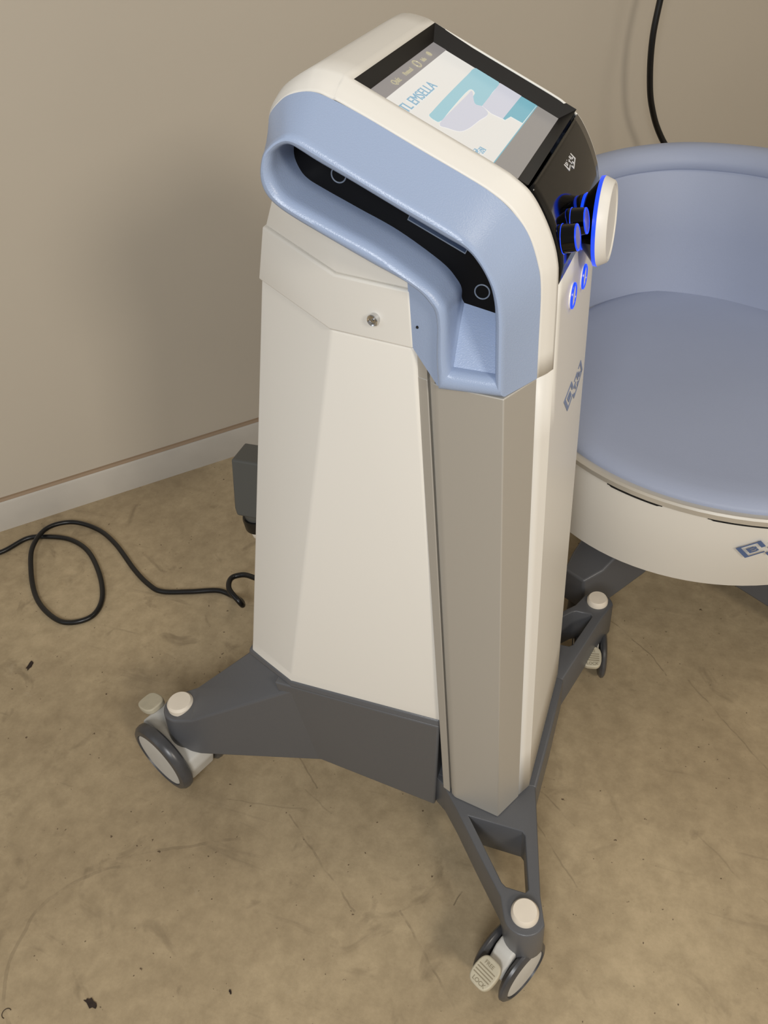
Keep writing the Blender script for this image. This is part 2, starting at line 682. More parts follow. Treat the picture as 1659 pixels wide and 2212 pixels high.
outer = [op(-.0975, 0), op(.0975, 0), op(.0975, .1479), op(-.0975, .1479)]
inner = [sp(-.089, .0072), sp(.089, .0072), sp(.089, .1380), sp(-.089, .1380)]
low = [p - Nn * 0.012 for p in inner]
v, f = loft([outer, inner, low], cap0=False, cap1=True)
bez = C(mobj, 'screen_bezel', v, f, M_BEZEL, smooth=10)
scr_v = [sp(-.089, .0072, -.0006), sp(.089, .0072, -.0006), sp(.089, .1380, -.0006), sp(-.089, .1380, -.0006),
         sp(-.089, .0072, -.004), sp(.089, .0072, -.004), sp(.089, .1380, -.004), sp(-.089, .1380, -.004)]
bf = [(0, 1, 2, 3), (7, 6, 5, 4), (0, 4, 5, 1), (1, 5, 6, 2), (2, 6, 7, 3), (3, 7, 4, 0)]
screen = C(mobj, 'touchscreen', scr_v, bf, M_SCREEN, smooth=10, label='lit touchscreen showing a chair picture and the words on white')


def smap(a, b, h):
    return sp(a, b, h - 0.0006)


def srect(a0, b0, a1, b1):
    return [(a0, b0), (a1, b0), (a1, b1), (a0, b1)]


slabs('status_bar', [srect(-.089, .0072, .089, .0205)], smap, M_SBAR, screen)
slabs('menu_bar', [srect(-.089, .1163, .089, .1380)], smap, M_SBAR2, screen)
slabs('menu_bar_line', [srect(-.089, .1155, .089, .1163)], smap, M_STEALD, screen)


def rnd(P, n=5):
    return [(p.x, p.y) for p in catmull([(a, b, 0) for a, b in P], n, closed=True)]


slabs('screen_picture', [rnd([(-.0535, .0540), (-.055, .0615), (-.050, .0632), (-.0438, .0634), (-.0182, .0622), (.0357, .0612), (.0375, .0665),
                              (.024, .0685), (.0165, .0735), (.0185, .0785), (.030, .0790), (.060, .0775), (.0880, .0762), (.0888, .064), (.0886, .0514),
                              (.0632, .0508), (.0002, .0517), (-.0435, .0530)], 4)], smap, M_STEAL, screen)
mp2 = lambda a, b, h: smap(a, b, h + 0.0001)
slabs('screen_picture', [rnd([(-.0566, .0642), (-.0552, .0709), (-.0486, .0796), (-.0348, .0835), (-.01, .0855), (.0109, .0874), (.0190, .0800), (.016, .073),
                              (.0365, .0640), (.02, .0635), (-.0222, .0635)], 4)], mp2, M_SPALE, screen)
slabs('screen_picture', [[(.0209, .0790), (.0885, .0770), (.0887, .0992), (.0203, .0995), (.017, .0892)]], mp2, M_SPALE, screen)
slabs('screen_picture', [[(.0880, .0992), (.0889, .1152), (.035, .1148), (.034, .1035), (.0203, .1015), (.0203, .0995)]], mp2, M_STEALD, screen)


def smat(uu, vv, h=0.0):      # text frame on the screen: x = +y, y = back up the slope
    m = Matrix((Vector((0, 1, 0)), -T, Nn)).transposed().to_4x4()
    m.translation = sp(uu, vv, h)
    return m


text_obj('screen_title', 'BTL EMSELLA', 0.0132, smat(-.0795, .0408), M_STEXT, screen, thick=0.0002, sx=1.10)
text_obj('status_text', 'Quiz', 0.008, smat(-.038, .0172), M_SICON, screen, thick=0.0002)
text_obj('status_text', 'Protocol', 0.0062, smat(-.010, .0165), M_SICON, screen, thick=0.0002, sx=0.85)
v, f = torus(frame(sp(.0235, .0140), Nn), .0042, .0006, 24, 6)
mobj('status_icon', v, f, M_SICON, screen)
text_obj('status_text', 'Info', 0.0062, smat(.036, .0165), M_SICON, screen, thick=0.0002, sx=0.85)
mobj('status_icon', *lathe([(.0001, .0003), (.003, .0003), (.003, 0)], frame(sp(.058, .0135), Nn), 24), M_SICON, screen)


def logo_polys():
    """three stepped slanted frames holding B, T and L; unit = one frame, b grows downwards"""
    t, th = .17, .075
    r = lambda a0, b0, a1, b1: [(a0, b0), (a1, b0), (a1, b1), (a0, b1)]
    P = [r(0, 0, t, 1), r(t, 0, 1 - t, th), r(1 - t, 0, 1, .55), r(t, 1 - th, .80, 1)]
    P += [r(.78, 1.12, .95, 1.42), r(.95, 1.42 - th, 1.55, 1.42), r(1.20, .42, 1.52, .42 + th), r(1.52, .42, 1.69, .98), r(1.38, 1.12, 1.55, 1.42)]
    P += [r(1.60, 1.42 - th, 2.30, 1.42), r(2.13, .42, 2.30, 1.42 - th), r(1.86, .42, 2.13, .42 + th)]
    # letters
    P += [r(.30, .30, .40, .72), r(.40, .30, .60, .38), r(.40, .47, .60, .55), r(.40, .64, .60, .72), r(.60, .33, .68, .48), r(.60, .54, .68, .69)]
    P += [r(1.00, .72, 1.34, .82), r(1.12, .82, 1.22, 1.14)]
    P += [r(1.76, .72, 1.86, 1.14), r(1.86, 1.04, 2.04, 1.14)]
    return P


def logo(name, origin, a, b, nvec, m, parent, curve=None):
    o, a, b, nn = Vector(origin), Vector(a), Vector(b), Vector(nvec)
    def mapf(x, y, h):
        p = o + a * x + b * y
        if curve:
            p = curve(p)
        return p + nn * (h + 0.0002)
    return slabs(name, logo_polys(), mapf, m, parent)


logo('screen_logo', sp(-.0700, .0975), (0, .006, 0), T * .0055 + Vector((0, .001, 0)), Nn, M_STEXT, screen)

# front white panel with its chamfered side strips
zs = [.842, .82, .80, .79, .78, .7669]
zs2 = [.7669, .70, .62, .54, .46, .38, .30, .22, .13]
v, f = [], []


def add_grid(rows_, mk):
    k0 = len(v)
    nn_ = None
    for rr in rows_:
        pts = mk(rr)
        nn_ = len(pts)
        v.extend(pts)
    for i in range(len(rows_) - 1):
        for j in range(nn_ - 1):
            a = k0 + i * nn_ + j
            f.append((a, a + 1, a + nn_ + 1, a + nn_))


yc = [-.0975 + .0975 * 2 * k / 12 for k in range(13)]
add_grid(zs, lambda z: [(-.103 + bulge(y, z), y, z) for y in yc])
add_grid(zs2, lambda z: [(-.113, -.115, z), (-.108, -.1063, z)] + [(-.103 + bulge(y, z), y, z) for y in yc] + [(-.108, .1063, z), (-.113, .115, z)])
fp = C(mobj, 'front_panel', v, f, M_WHITE, smooth=14)
outward(fp, (-.3, 0, .5))
s3 = fp.modifiers.new('thick', 'SOLIDIFY')
s3.thickness = 0.0022
s3.offset = -1

logo('logo', (-.0995, -.043, .700), (0, .037, .0008), (0, .0225, -.024), (1, 0, 0), M_LOGO, fp,
     curve=lambda p: Vector((-.103 + bulge(p.y, p.z), p.y, p.z)))
logo('logo', (0, -.010, .906), (0, .0115, .002), (0, .007, -.009), (.9, 0, .4), M_LOGOW, panel,
     curve=lambda p: Vector((min(-.128 + (0.914 - p.z) * .65, -.1) + bulge(p.y, p.z), p.y, p.z)))


def on_panel(y, z):           # point on the curved front at height z
    for i in range(IF - ND, NR - 1):
        if Q0[i].y >= z >= Q0[i + 1].y:
            t = (Q0[i].y - z) / (Q0[i].y - Q0[i + 1].y + 1e-9)
            x = Q0[i].x * (1 - t) + Q0[i + 1].x * t
            return Vector((x + bulge(y, z), y, z))
    return Vector((-.103 + bulge(y, z), y, z))


# big knob
AXK = Vector((1, 0, .03)).normalized()
kc = on_panel(0, .855)
fk = frame(kc, AXK, (0, 1, 0))
knob = C(lathe_obj, 'rotary_knob', [(.0355, .0145), (.0362, .0150), (.0358, .0160), (.0330, .0222), (.0318, .0232), (.0302, .0232), (.0290, .0222), (.0001, .0218)],
         fk, M_WHITE, seg=72)
lathe_obj('knob_collar', [(.0215, -.004), (.0225, .001), (.028, .006), (.0345, .0112), (.0345, .0118)], fk, M_BLACK, knob, 64)
lathe_obj('light_ring', [(.0345, .0114), (.0362, .0118), (.0364, .0146), (.0345, .0150)], fk, M_LED, knob, 72)
lathe_obj('light_ring', [(.0210, -.003), (.0232, .0004), (.0228, .0010), (.0210, .0012)], fk, M_LED, knob, 64)
mobj('knob_mark', *lathe([(.0001, .0004), (.003, .0004), (.003, 0)], frame(kc + AXK * .0219 + Vector((0, .004, -.022)), AXK), 20), M_RIM, knob)

for sy in (-1,):
    for yy in (.076, .042):
        c0 = on_panel(sy * yy, .870)
        fb = frame(c0, (1, 0, .18), (0, 1, 0))
        b = C(lathe_obj, 'push_button', [(.0112, -.004), (.0112, .001), (.0105, .0105), (.0098, .0112)], fb, M_BLACK, seg=40)
        v, f = torus(frame(fb @ Vector((0, 0, .0112)), (1, 0, .18)), .0096, .0008, 40, 8)
        mobj('light_ring', v, f, M_LED, b)
        mobj('button_face', *lathe([(.0090, .0108), (.0088, .0116), (.0001, .0116)], fb, 32), M_LEDC, b)
        v, f = torus(frame(fb @ Vector((0, 0, .0003)), (1, 0, .18)), .0114, .0003, 40, 8)
        mobj('light_ring', v, f, M_LED, b)
for y_, z_ in ((-.041, .8065), (.013, .7995)):
    c0 = on_panel(y_, z_)
    fb = frame(c0, (1, 0, 0), (0, 1, 0))
    b = C(lathe_obj, 'push_button', [(.0112, -.003), (.0112, .0008), (.0104, .0020), (.0001, .0022)], fb, M_WHITE, seg=40)
    v, f = torus(frame(fb @ Vector((0, 0, .0016)), (1, 0, 0)), .0100, .0014, 40, 8)
    mobj('light_ring', v, f, M_LED, b)

# ---- blue side handles with recessed touch panel (near one seen, far one mirrored)
PAIR = [  # outer ridge, inner lip, back edge, floor of the cavity
    ((-.320, .935), (-.3105, .938), (-.3265, .935)),
    ((-.3155, .949), (-.3075, .949), (-.3250, .955)),
    ((-.309, .9565), (-.3015, .9545), (-.323, .967)),
    ((-.301, .962), (-.2955, .957), (-.314, .976)),
    ((-.2925, .9653), (-.290, .9565), (-.303, .982)),
    ((-.282, .964), (-.283, .9525), (-.286, .984)),
    ((-.270, .958), (-.271, .9455), (-.270, .979)),
    ((-.244, .9435), (-.244, .9315), (-.2445, .967)),
    ((-.210, .925), (-.206, .911), (-.207, .947)),
    ((-.183, .911), (-.176, .895), (-.173, .9293)),
    ((-.163, .899), (-.161, .887), (-.153, .918)),
    ((-.151, .888), (-.153, .878), (-.138, .906)),
    ((-.141, .871), (-.1465, .867), (-.125, .890)),
    ((-.135, .856), (-.1425, .855), (-.117, .869)),
    ((-.132, .834), (-.1405, .838), (-.113, .846)),
    ((-.132, .800), (-.1405, .800), (-.113, .800)),
    ((-.132, .767), (-.1405, .783), (-.113, .767)),
    ((-.188, .767), (-.1765, .785), (-.190, .767)),
    ((-.1885, .795), (-.178, .797), (-.1885, .795)),
    ((-.187, .830), (-.178, .833), (-.187, .830)),
    ((-.1925, .845), (-.182, .846), (-.1925, .845)),
    ((-.207, .858), (-.194, .859), (-.207, .858)),
    ((-.238, .873), (-.228, .882), (-.238, .873)),
    ((-.267, .888), (-.260, .898), (-.267, .888)),
    ((-.296, .9035), (-.289, .9125), (-.296, .9035)),
    ((-.311, .9135), (-.302, .920), (-.311, .9135)),
    ((-.3185, .9230), (-.308, .928), (-.3185, .9230)),
]
CORN = (16, 17)


def dense(P, n=5):
    """closed spline through P keeping the two bottom corners sharp"""
    N = len(P)
    rot = [P[(CORN[1] + k) % N] for k in range(N)]          # starts at 17 ... ends at 16
    s = catmull([(a, b, 0) for a, b in rot], n)
    e = [(P[16][0] * (1 - t) + P[17][0] * t, P[16][1] * (1 - t) + P[17][1] * t) for t in [k / n for k in range(1, n)]]
    return [(p.x, p.y) for p in s] + e


OUT, INN, BAC = (dense([p[k] for p in PAIR]) for k in range(3))
FLO = []
for i, p in enumerate(PAIR):
    q = p[1]
    if i in (15,):
        q = (-.148, .825)
    if i in (16,):
        q = (-.1485, .8185)
    if i in (17,):
        q = (-.176, .8255)
    if i in (18,):
        q = (-.178, .830)
    if i in (19,):
        q = (-.178, .838)
    FLO.append(q)
FLO = dense(FLO)


def handle(sgn):
    def ring(P, y):
        ys = y if isinstance(y, list) else [y] * len(P)
        return [(P[i][0], sgn * ys[i], P[i][1]) for i in range(len(P))]
    n = len(OUT)
    mixp = lambda t: [(OUT[i][0] * (1 - t) + INN[i][0] * t, OUT[i][1] * (1 - t) + INN[i][1] * t) for i in range(n)]
    yb = [-(.1153 if (abs(BAC[i][0] - OUT[i][0]) + abs(BAC[i][1] - OUT[i][1])) > .004 else .1080) for i in range(n)]
    yb = [(yb[i - 1] + yb[i] + yb[(i + 1) % n]) / 3 for i in range(n)]
    secs = [ring(BAC, yb), ring(OUT, -.1478), ring(mixp(.10), -.1505), ring(mixp(.28), -.1522), ring(mixp(.5), -.1527), ring(mixp(.72), -.1517),
            ring(mixp(.92), -.1490), ring(INN, -.1455), ring(INN, -.141), ring([((INN[i][0] * .3 + FLO[i][0] * .7), (INN[i][1] * .3 + FLO[i][1] * .7)) for i in range(n)], -.120),
            ring(FLO, -.1082), ring(FLO, -.1060)]
    v, f = loft(secs, cap0=False, cap1=False)
    # flat blue cheek below the grip
    ck = [(-.2135, .860, -.1362), (-.2135, .797, -.1362), (-.1905, .767, -.1435), (-.186, .767, -.1470), (-.186, .845, -.1470), (-.200, .858, -.141)]
    k = len(v)
    v += [(x, sgn * y, z) for x, z, y in ck] + [(x, sgn * (y + .016), z) for x, z, y in ck]
    m_ = len(ck)
    f.append(tuple(range(k, k + m_)))
    f.append(tuple(range(k + m_, k + 2 * m_))[::-1])
    f += [(k + i, k + (i + 1) % m_, k + m_ + (i + 1) % m_, k + m_ + i) for i in range(m_)]
    h = C(mobj, 'side_handle', v, f, M_BLUE, smooth=32,
          label='blue side grip with a recessed black touch strip' if sgn > 0 else None)
    pv = [(x, sgn * -.1083, z) for x, z in FLO] + [(x, sgn * -.1068, z) for x, z in FLO]
    nf = len(FLO)
    pf = [tuple(range(nf)), tuple(range(nf, 2 * nf))[::-1]] + [(i, (i + 1) % nf, nf + (i + 1) % nf, nf + i) for i in range(nf)]
    tp = mobj('touch_strip', pv, pf, M_PANEL, h, smooth=20)
    for bx, bz in ((-.161, .8365), (-.2745, .9235)):
        v, f = torus(frame((bx, sgn * -.1086, bz), (0, -sgn, 0)), .0060, .0006, 40, 8)
        mobj('ring_mark', v, f, M_RING, tp)
    a, b_ = Vector((-.2195, sgn * -.1084, .8920)), Vector((-.1745, sgn * -.1084, .8680))
    up = Vector((0.009, 0, .017))
    def dm(x, y, h_):
        return a + (b_ - a) * x + up * y + Vector((0, -sgn * h_ * 1.2, 0))
    slabs('display_window', [[(0, 0), (1, 0), (1, 1), (0, 1)]], dm, mat('display_blue', (38, 56, 84), 0.3), tp)
    e, g = .012, .05
    slabs('display_frame', [[(-e, -g), (1 + e, -g), (1 + e, 0), (-e, 0)], [(-e, 1), (1 + e, 1), (1 + e, 1 + g), (-e, 1 + g)],
                            [(-e, 0), (0, 0), (0, 1), (-e, 1)], [(1, 0), (1 + e, 0), (1 + e, 1), (1, 1)]], dm, M_RING, tp)
    mobj('pin_hole', *lathe([(.0012, -.001), (.0012, .0004), (.0001, .0005)], frame((-.2065, sgn * -.1392, .8165), (-.35 * 0, -sgn, 0)), 16), M_DARKHOLE, h)
    return h


handle(1)
handle(-1)

# ---- aluminium corner columns
for s in (1, -1):
    pl = [(-.113, -.1145), (-.132, -.1515), (-.190, -.1420), (-.1935, -.1410), (-.1985, -.1375), (-.1990, -.130), (-.2010, -.130), (-.2015, -.1362),
          (-.212, -.1320), (-.212, -.118), (-.150, -.105)]
    pl = [(x, s * y) for x, y in pl]
    v, f = prism(pl, .126, .7665)
    col_o = C(mobj, 'corner_column', v, f, M_ALU, smooth=15, bevel=0.0012, seg=3)
    st = [(x, s * y) for x, y in [(-.1935, -.1405), (-.1985, -.1375), (-.1990, -.130), (-.2010, -.130), (-.2015, -.1358), (-.212, -.1318), (-.212, -.118), (-.196, -.118)]]
    v, f = prism(st, .7665, .806)
    C(mobj, 'column_track', v, f, M_ALU, smooth=15)

# ---- white body: lower shell, overlapping band, upper neck
def body_sec(z, yf, b2, b1, grow=0.0):
    P = [(-.206, -yf * .93 - grow), (-.2124, -yf - grow), (b2[0] - grow * .3, b2[1] - grow), (b1[0] - grow, b1[1] - grow * .6)]
    P = P + [(x, -y) for x, y in reversed(P)]
    return [(x, y, z) for x, y in P]


S = {.262: (.1265, (-.421, -.1240), (-.4975, -.0915)), .285: (.1266, (-.4167, -.1236), (-.4934, -.088)), .795: (.135, (-.294, -.118), (-.404, -.036)),
     .846: (.1345, (-.2835, -.1165), (-.3925, -.0300)), .870: (.1340, (-.2785, -.1158), (-.388, -.0290))}
v, f = loft([body_sec(z, *S[z]) for z in (.262, .285, .795)])
body = C(mobj, 'body_shell', v, f, M_WHITE, smooth=20, bevel=0.003, seg=3)
v, f = loft([body_sec(.795, *S[.795], grow=.0022), body_sec(.846, *S[.846], grow=.0026)])
band = C(mobj, 'body_band', v, f, M_WHITE, smooth=20, bevel=0.0018, seg=3)
lo = body_sec(.846, *S[.846])
hi = []
for i, (x, y, z) in enumerate(body_sec(.870, *S[.870])):
    j = min(i, 7 - i)
    hi.append((max(x, -.372), y, (.851, .852, .882, .893)[j]))
core = [(max(x + .004, -.325), y * .74 if j in (0, 1, 2) else y, z + .012) for (x, y, z), j in zip(hi, (0, 1, 2, 3, 3, 2, 1, 0))]
top = [(min(max(x, -.325), -.215), y, .940) for x, y, z in core]
v, f = loft([lo, hi, core, top])
C(mobj, 'body_neck', v, f, M_WHITE, smooth=20, bevel=0.002, seg=3)
fbolt = frame((-.248, -.1330, .815), (-.19, -1, 0.02))
bolt = lathe_obj('lock_screw', [(.0052, -.004), (.0052, .0002), (.0046, .0008), (.0034, .0002), (.0030, -.001), (.0012, -.001), (.0010, .0004), (.0001, .0006)],
                 fbolt, M_CHROME, band, 32)

# ---- dark grey base with four arms
def arc(cx, cy, r, a0, a1, n=12):
    return [(cx + r * math.cos(R(a0 + (a1 - a0) * k / n)), cy + r * math.sin(R(a0 + (a1 - a0) * k / n))) for k in range(n + 1)]


def base_mesh():
    bm = bmesh.new()
    def add(v_, f_):
        vs = [bm.verts.new(p) for p in v_]
        for q in f_:
            try:
                bm.faces.new([vs[i] for i in q])
            except ValueError:
                pass
    for s in (1, -1):
        m2 = lambda P: [(x, s * y) for x, y in P]
        # rear arm: flat round end carrying the caster, then sloping up to the body
        cx, cy = (-.633, -.119) if s > 0 else (-.545, -.150)
        a_t = arc(cx, cy, .0275, 285, 145, 12)
        a_b = arc(cx, cy + .002, .0345, 285, 145, 12)
        root_t = [(-.405, -.1262, .262), (-.502, -.088, .262)]
        q0 = (cx + .034, a_t[0][1] + .0015, .134)
        q1 = (cx + .012, a_t[-1][1] + .018, .134)
        top = [root_t[0], q0] + [(x, y, .1245) for x, y in a_t] + [q1, root_t[1]]
        bot = [(-.411, -.1015, .055), (cx + .034, a_b[0][1] + .0015, .055)] + [(x, y, .055) for x, y in a_b] + [(cx + .012, a_b[-1][1] + .018, .055), (-.50, -.055, .055)]
        top = [(x, s * y, z) for x, y, z in top]
        bot = [(x, s * y, z) for x, y, z in bot]
        k = len(top)
        vv = top + bot + [(-.44, 0, .262), (-.44, 0, .055)]
        ff = [tuple(range(2, k - 2)), (1, 2, k - 3, k - 2), (0, 1, k - 2, k - 1), (0, k - 1, 2 * k),
              (k + 0, k + 1, 2 * k - 2, 2 * k - 1)[::-1], tuple(range(k + 1, 2 * k - 1))[::-1], (k, 2 * k - 1, 2 * k + 1), (0, k, 2 * k + 1, 2 * k), (k - 1, 2 * k - 1, 2 * k + 1, 2 * k)]
        ff += [(i, i + 1, k + i + 1, k + i) for i in range(k - 1)]
        add(vv, ff)
    # side skirt between the arms
    top = [(-.2125, -.1315), (-.445, -.1281), (-.445, .1281), (-.2125, .1315)]
    bot = [(-.2300, -.1235), (-.445, -.1013), (-.445, .1013), (-.2300, .1235)]
    v_, f_ = loft([[(x, y, .058) for x, y in bot], [(x, y, .262) for x, y in top]])
    add(v_, f_)
    # chamfer up to the body
    ch = [(-.2125, -.1275), (-.4185, -.1250), (-.50, -.0915), (-.50, .0915), (-.4185, .1250), (-.2125, .1275)]
    c0 = [(-.2125, -.1315), (-.4195, -.1285), (-.502, -.0925), (-.502, .0925), (-.4195, .1285), (-.2125, .1315)]
    v_, f_ = loft([[(x, y, .2600) for x, y in c0], [(x, y, .2705) for x, y in ch]])
    add(v_, f_)
    # rear wall under the body
    v_, f_ = prism([(-.502, -.07), (-.42, -.1), (-.42, .1), (-.502, .07)], .07, .262)
    add(v_, f_)
    # front cross deck
    deck = [(-.2450, -.116), (-.198, -.118), (-.0935, -.0945), (-.0925, 0), (-.0935, .0945), (-.198, .118), (-.2450, .116)]
    v_, f_ = prism(deck, .058, .1248)
    add(v_, f_)
    return bm


base = under_console(bobj('base', base_mesh(), M_GREY, None, smooth=25, bevel=0.0032, seg=3))
for s in (1, -1):
    cx, cy = -.071, -.262
    outer = [(-.232, -.1150), (-.213, -.1280), (-.187, -.1555), (-.145, -.204), (-.1035, -.2505)] + arc(cx, cy, .0255, 205, 348, 12) + [(-.058, -.235), (-.0945, -.0940), (-.11, -.080)]
    hole = [(-.1685, -.1605), (-.0975, -.1610), (-.0925, -.1655), (-.0735, -.2320), (-.0765, -.2365), (-.1000, -.2365), (-.1060, -.2330)]
    outer = [(x, s * y) for x, y in outer]
    hole = [(x, s * y) for x, y in hole]
    if s < 0:
        outer.reverse(); hole.reverse()
    arm = flat_fill(outer, [hole], .068, Matrix.Translation((0, 0, .0905)), 'front_arm', M_GREY, None, bevel=0.0022)
    under_console(arm)

# ---- casters
def caster(cx, cy, capz, ang, armbot, rad=.049, ow=.035, tr=.004, ww=.0145, capr=.0148, px=.049, ps=1.0, marks=True, sh=0.0):
    """swivel at cx, cy; ang = direction the wheel trails to"""
    zc = ZF + rad
    m0 = Matrix.Translation((cx, cy, 0)) @ Matrix.Rotation(R(ang), 4, 'Z') @ Matrix.Translation((0, sh, 0))
    bm_pts = []
    # housing between the wheels: a curved fork seen from the side, 34 mm wide
    k = rad / .060
    side = [(-.018 * k, armbot + .004), (-.036 * k, ZF + .070 * k), (-.040 * k, ZF + .052 * k), (-.030 * k, ZF + .022 * k), (.004, ZF + .016), (.045 * k, ZF + .028 * k), (.064 * k, ZF + .055 * k), (.070 * k, ZF + .078 * k),
            (.066 * k, ZF + .092 * k), (.045 * k, armbot + .008), (.030 * k, armbot + .012)]
    hw = ow - ww - .0025
    v = [m0 @ Vector((x, -hw, z)) for x, z in side] + [m0 @ Vector((x, hw, z)) for x, z in side]
    n = len(side)
    f = [tuple(range(n)), tuple(range(n, 2 * n))[::-1]] + [(i, (i + 1) % n, n + (i + 1) % n, n + i) for i in range(n)]
    c = C(mobj, 'caster', v, f, M_CAST, smooth=40, bevel=0.004, seg=3)
    for s in (-1, 1):
        fm = frame(m0 @ Vector((tr, s * (ow - ww), zc)), m0.to_3x3() @ Vector((0, s, 0)))
        wv = lathe_obj('wheel', [(rad * .5, 0), (rad - .005, 0), (rad - .001, .003), (rad, ww * .4), (rad - .001, ww * .7), (rad - .005, ww * .93), (rad * .80, ww), (rad * .78, ww - .0045)],
                       fm, M_TIRE, c, 64)
        lathe_obj('wheel_disc', [(rad * .785, ww - .004), (rad * .775, ww - .0022), (rad * .5, ww - .0012), (.0001, ww - .001)], fm, M_CAST, wv, 64)
    lathe_obj('axle_stem', [(.012, 0.0), (.012, armbot + .03)], Matrix.Translation((cx, cy, ZF + .06)), M_CAST, c, 24)
    lathe_obj('swivel_cap', [(capr * 1.12, capz - .012), (capr * 1.12, capz - .004), (capr * .95, capz), (.0001, capz + .0005)], Matrix.Translation((cx, cy, 0)), M_CAP, c, 48,
              label='round off-white cap on the arm end')
    # brake pedal
    px = .064
    P = []
    for k_ in range(32):
        a_ = 2 * math.pi * k_ / 32
        ca, sa = math.cos(a_), math.sin(a_)
        x_ = .0205 * math.copysign(abs(ca) ** .62, ca)
        y_ = .0175 * math.copysign(abs(sa) ** .50, sa) * (1 - .12 * (x_ / .0205) ** 2)
        P.append((x_ * ps, y_ * ps))
    mp = m0 @ Matrix.Translation((px, 0, ZF + rad * 2 - .006)) @ Matrix.Rotation(R(14), 4, 'Y')
    v = [mp @ Vector((x, y, -.005)) for x, y in P] + [mp @ Vector((x, y, .0045)) for x, y in P]
    n = len(P)
    f = [tuple(range(n))[::-1], tuple(range(n, 2 * n))] + [(i, (i + 1) % n, n + (i + 1) % n, n + i) for i in range(n)]
    pd = mobj('brake_pedal', v, f, M_PEDAL, c, smooth=30, bevel=0.002, seg=3)
    if not marks:
        return c
    v, f = [], []
    for k in range(4):
        x0 = (-.0055 + k * .0042) * ps
        q = [(x0, -.013 * ps), (x0 + .0011, -.013 * ps), (x0 + .0011, .013 * ps), (x0, .013 * ps)]
        kk = len(v)
        v += [mp @ Vector((x, y, .0044)) for x, y in q] + [mp @ Vector((x, y, .0052)) for x, y in q]
        f += [(kk, kk + 1, kk + 2, kk + 3)[::-1], (kk + 4, kk + 5, kk + 6, kk + 7)] + [(kk + i, kk + (i + 1) % 4, kk + 4 + (i + 1) % 4, kk + 4 + i) for i in range(4)]
    mobj('pedal_ribs', v, f, M_EMBOSS, c)
    tm = mp @ Matrix.Rotation(R(90), 4, 'Z')
    text_obj('pedal_lettering', 'LOCK', .0078 * ps, tm @ Matrix.Translation((-.0092 * ps, -.0165 * ps, .0046)), M_EMBOSS, c, thick=.0003)
    text_obj('pedal_lettering', 'FREE', .0072 * ps, tm @ Matrix.Translation((-.0085 * ps, .0088 * ps, .0046)), M_EMBOSS, c, thick=.0003)
    return c


caster(-.633, -.119, .1375, 160, .058, rad=.062, ow=.045, tr=.012, ww=.020, sh=.017, capr=.0178, px=.068, marks=False)
caster(-.071, -.262, .1345, 243, .058, rad=.043, ow=.027, tr=.020, ww=.0115, px=.050, ps=.90, sh=-.005)
caster(-.071, .266, .1345, 281, .058, rad=.043, ow=.027, tr=.020, ww=.0115, px=.064, ps=.90, sh=-.006)
caster(-.545, .150, .1375, 10, .058, marks=False)

# ---- cable box at the back of the console
BX = [(-.540, .028), (-.540, .068), (-.44, .068), (-.44, .028)]
v, f = loft([[(x + .003, y - .022, .424) for x, y in BX], [(x, y - .019, .434) for x, y in BX], [(x, y, .503) for x, y in BX]])
box = C(mobj, 'cable_box', v, f, M_BOX, smooth=20, bevel=0.003, seg=3, label='dark grey cable box on the back')
lathe_obj('box_neck', [(.0185, .4335), (.0185, .418), (.0175, .414)], Matrix.Translation((-.516, .026, -.006)), M_BOX, box, 40)
lathe_obj('gland', [(.0215, .4210), (.0225, .417), (.0215, .402), (.018, .399)], Matrix.Translation((-.516, .026, -.006)), M_CABLE, box, 40)
lathe_obj('gland_nut', [(.0155, .400), (.0155, .396), (.0145, .395), (.0150, .391), (.0140, .386), (.0100, .380)], Matrix.Translation((-.516, .026, -.006)), M_CAP, box, 40)

# ------------------------------------------------------------------ the chair
chair = empty('therapy_chair', (.06, .47, ZF), 'round blue padded treatment chair on a white drum, wrap-around backrest, partly cut off at right', 'chair')
CINV = Matrix.Translation((-.06, -.47, -ZF))


def under_chair(o):
    o.parent = chair
    o.matrix_parent_inverse = CINV
    return o


def K(fn, *a, **k):
    k['parent'] = None
    return under_chair(fn(*a, **k))


def circ(cx, cy, r, z, n=96):
    return [(cx + r * math.cos(2 * math.pi * i / n), cy + r * math.sin(2 * math.pi * i / n), z) for i in range(n)]


RC = (.088, .473, .326)
BC = (.050, .473, .283)


def drum_ring(t, z, dr=0):    # t = 0 top, 1 bottom
    return circ(RC[0] * (1 - t) + BC[0] * t, RC[1] * (1 - t) + BC[1] * t, RC[2] * (1 - t) + BC[2] * t + dr, z)


v, f = loft([drum_ring(1, .275, -.015), drum_ring(1, .2765, -.006), drum_ring(.985, .280, -.001), drum_ring(.75, .32, .002), drum_ring(.5, .36, .0035), drum_ring(.25, .40, .003), drum_ring(0.04, .4335, 0), drum_ring(.04, .4335, -.02)])
drum = K(mobj, 'drum_base', v, f, M_WHITE, smooth=35)
v, f = loft([drum_ring(0, .4325, -.004), drum_ring(0, .4330, .0015), drum_ring(0, .4400, .0015), drum_ring(0, .4425, -.001), drum_ring(0, .4425, -.010), drum_ring(0, .433, -.010)], cap0=False, cap1=False)
K(mobj, 'rim', v, f, M_RIM, smooth=35, label='silver trim ring around the seat')
v, f = loft([drum_ring(0, .432, -.012), drum_ring(0, .4445, -.0085), drum_ring(0, .449, -.0120), drum_ring(0, .4535, -.020), drum_ring(0, .4560, -.032), drum_ring(0, .4545, -.060),
             drum_ring(0, .4525, -.10), drum_ring(0, .4515, -.2), drum_ring(0, .4520, -.3)])
K(mobj, 'seat_cushion', v, f, M_VINYL, smooth=60, label='round blue vinyl seat')


